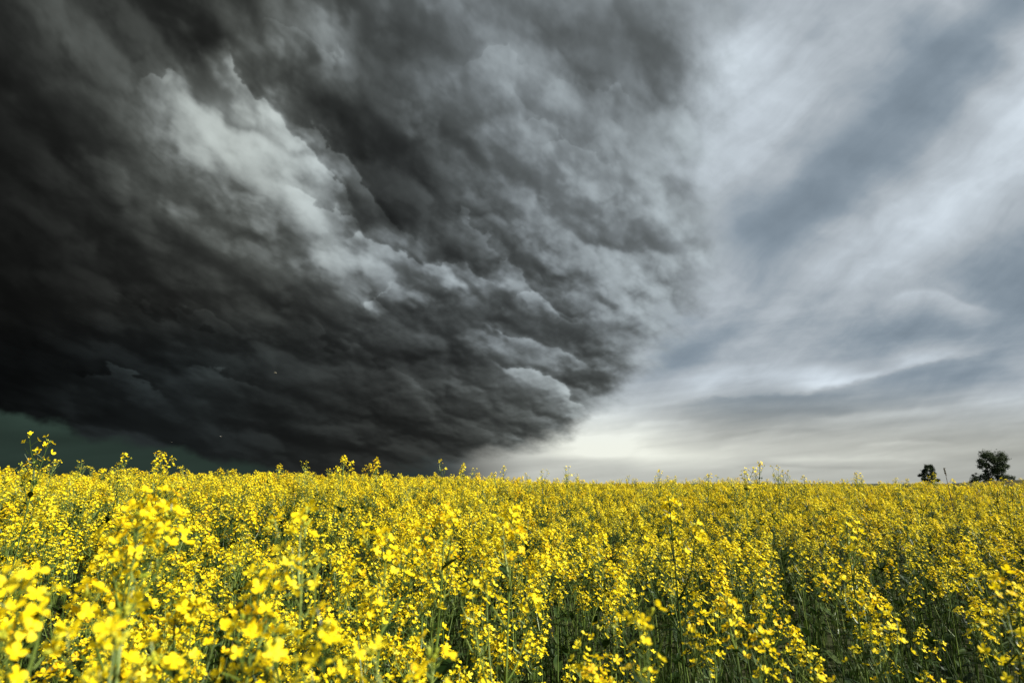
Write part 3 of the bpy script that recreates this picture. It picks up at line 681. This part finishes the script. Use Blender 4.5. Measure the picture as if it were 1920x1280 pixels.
# ================= trees on the rise =================
def tree(name, label, clumps, trunks, dst, n_per, seed, depth=.8, group=None):
    """clumps: (photo x, photo y, radius px); trunks: lists of photo points with radius (m)"""
    rr = random.Random(seed); s_ = dst/F
    c0 = at(trunks[0][0][0][0], trunks[0][0][0][1], dst); t = empty(name, c0)
    tk, br, cr = MB(), MB(), MB()
    joint = []
    for pts, r0 in trunks:
        P3 = [at(a, b, dst+rr.uniform(-.3, .3))-c0 for a, b in pts]; P3[0].z -= 1.2
        tk.tube(P3, [r0*(1-.6*i/(len(P3)-1)) for i in range(len(P3))], 7); joint += P3[1:]
    for (X_, Y_, rp) in clumps:
        c = at(X_, Y_, dst)-c0+Vector((0, rr.uniform(-depth, depth)*1.6, 0)); rad = rp*s_
        j = min(joint, key=lambda p: (p-c).length+max(0, p.z-c.z)*2); m_ = j.lerp(c, .55)+Vector((0, 0, -rad*.25))
        br.tube([j, m_, c], [.07, .045, .02], 5)
        for k in range(int(n_per*max(.5, (rp/7.)**2))):
            while True:
                d = Vector((rr.uniform(-1, 1), rr.uniform(-1, 1), rr.uniform(-1, 1)))
                if d.length < 1: break
            d = d*(.55+.6*rr.random()); d.y *= 1.3
            p = c+d*rad; q = rr.uniform(.10, .22)
            if rr.random() < .12: p = c+d*rad*1.35
            x, y, nn = frame((rr.uniform(-1, 1), rr.uniform(-1, 1), rr.uniform(-.2, 1)))
            cr.add([p-x*q, p-y*q*.6, p+x*q, p+y*q*.6], [(0, 1, 2, 3)])
    tr = tk.build('trunk', M_BARK, t, True); br.build('branches', M_BARK, t, True); cr.build('crown', M_TREE, t)
    return tag(t, label, 'tree' if name != 'shrub' else 'shrub', group)
def Z(x, y, r_): return (1660+x/7.385, 820+y/7.385, r_/7.385*1.12)
big = [Z(*c) for c in [(1390,240,62),(1340,262,34),(1292,325,40),(1335,368,52),(1425,290,60),(1505,245,48),(1565,250,55),(1612,300,38),(1540,325,62),(1468,340,36),(1585,385,52),(1500,410,46),(1425,395,34),(1645,402,30),(1682,440,30),(1600,460,52),(1515,490,50),(1462,515,36),(1380,545,44),(1335,575,38),(1585,540,50),(1640,565,40),(1715,548,38),(1765,560,30),(1510,572,40),(1305,408,26),(1430,465,26),(1480,590,30),(1690,590,26),(1420,620,34),(1500,630,34),(1570,620,34),(1640,620,30),(1340,620,34),(1450,300,44),(1450,390,40),(1540,440,44)]]
tree('tree', 'large dark broadleaf tree with an open crown on the rise at right', big, [([Z(1440, 650, 0)[:2], Z(1438, 560, 0)[:2], Z(1425, 470, 0)[:2], Z(1400, 360, 0)[:2], Z(1385, 270, 0)[:2]], .2), ([Z(1555, 650, 0)[:2], Z(1550, 560, 0)[:2], Z(1560, 470, 0)[:2], Z(1550, 370, 0)[:2], Z(1560, 280, 0)[:2]], .2)], 168, 420, 4, 1.0)
small = [Z(*c) for c in [(545,400,24),(585,405,20),(625,400,24),(540,432,26),(590,435,30),(640,440,28),(512,468,22),(560,470,30),(620,478,32),(690,497,20),(466,525,18),(520,520,28),(580,525,36),(650,530,30),(502,570,22),(560,580,38),(630,590,38),(700,590,20),(580,640,36),(640,650,30)]]
tree('tree', 'small dark rounded tree standing alone behind the field edge', small, [([Z(590, 700, 0)[:2], Z(590, 600, 0)[:2], Z(585, 500, 0)[:2], Z(590, 420, 0)[:2]], .13)], 150, 420, 8, .6)
shrub = [Z(*c) for c in [(1240,552,30),(1215,590,30),(1262,590,28),(1200,640,24),(1190,612,14),(1235,520,12),(1262,500,8)]]
tree('shrub', 'low wispy dark shrub beside the large tree on its left', shrub, [([Z(1165, 680, 0)[:2], Z(1163, 620, 0)[:2], Z(1172, 560, 0)[:2], Z(1205, 515, 0)[:2], Z(1250, 498, 0)[:2]], .06)], 165, 260, 12, .4)
# bare stalk leaning in front of the pale sky
a, b = at(1660+880/7.385, 820+700/7.385, 9.0), at(1660+818/7.385, 820+425/7.385, 9.0)
root = empty('dry_stalk', (a.x, a.y, float(terrain(a.x, a.y))))
o0 = Vector(root.location); m = MB(); base_ = Vector((0.06, 0, -.03)); m.tube([base_, (a-o0)*1.0, (a-o0).lerp(b-o0, .5), b-o0], [.008, .006, .004, .002], 6); m.build('stem', M_DRY, root, True)
m = MB(); rr = random.Random(3)
for i in range(46):
    t = rr.uniform(.62, 1); c = (a-o0).lerp(b-o0, t); an = rr.uniform(0, 6.28); d = Vector((math.cos(an), math.sin(an), .9)); bud(m, c, d, rr.uniform(.012, .024)*(1.4-t*.6), rr)
m.m = [0]*len(m.m); m.build('seed_head', M_DRY, root)
tag(root, 'bare dark seed stalk leaning left between the two trees', 'dry stalk')
# three pale insects caught in flight before the dark cloud
def insect(X_, Y_, dst, s_, yaw, lab):
    p = at(X_, Y_, dst); t = empty('flying_insect', p); t.rotation_euler = (0, 0, yaw)
    m = MB(); m.tube([(-.5*s_, 0, 0), (-.25*s_, 0, .02*s_), (.1*s_, 0, .03*s_), (.35*s_, 0, .02*s_), (.5*s_, 0, 0)], [.02*s_, .09*s_, .11*s_, .09*s_, .03*s_], 7); m.build('body', M_BODY, t, True)
    for sg in (1, -1):
        w_ = MB(); w_.add([(.18*s_, .05*s_*sg, .08*s_), (.30*s_, .5*s_*sg, .34*s_), (.05*s_, .8*s_*sg, .40*s_), (-.28*s_, .7*s_*sg, .30*s_), (-.30*s_, .3*s_*sg, .14*s_)], [(0, 1, 2, 3, 4)]); w_.build('wing', M_INSECT, t)
    tag(t, lab, 'insect', 'insects in flight')
insect(516, 699, 2.6, .014, .2, 'pale insect flying highest, a short light streak on the black cloud')
insect(414, 818, 2.8, .008, 1.2, 'bright pale speck of an insect flying just under the black cloud')
insect(321, 829, 3.0, .007, 2.2, 'faint small insect flying leftmost above the flowers, by the cloud base')
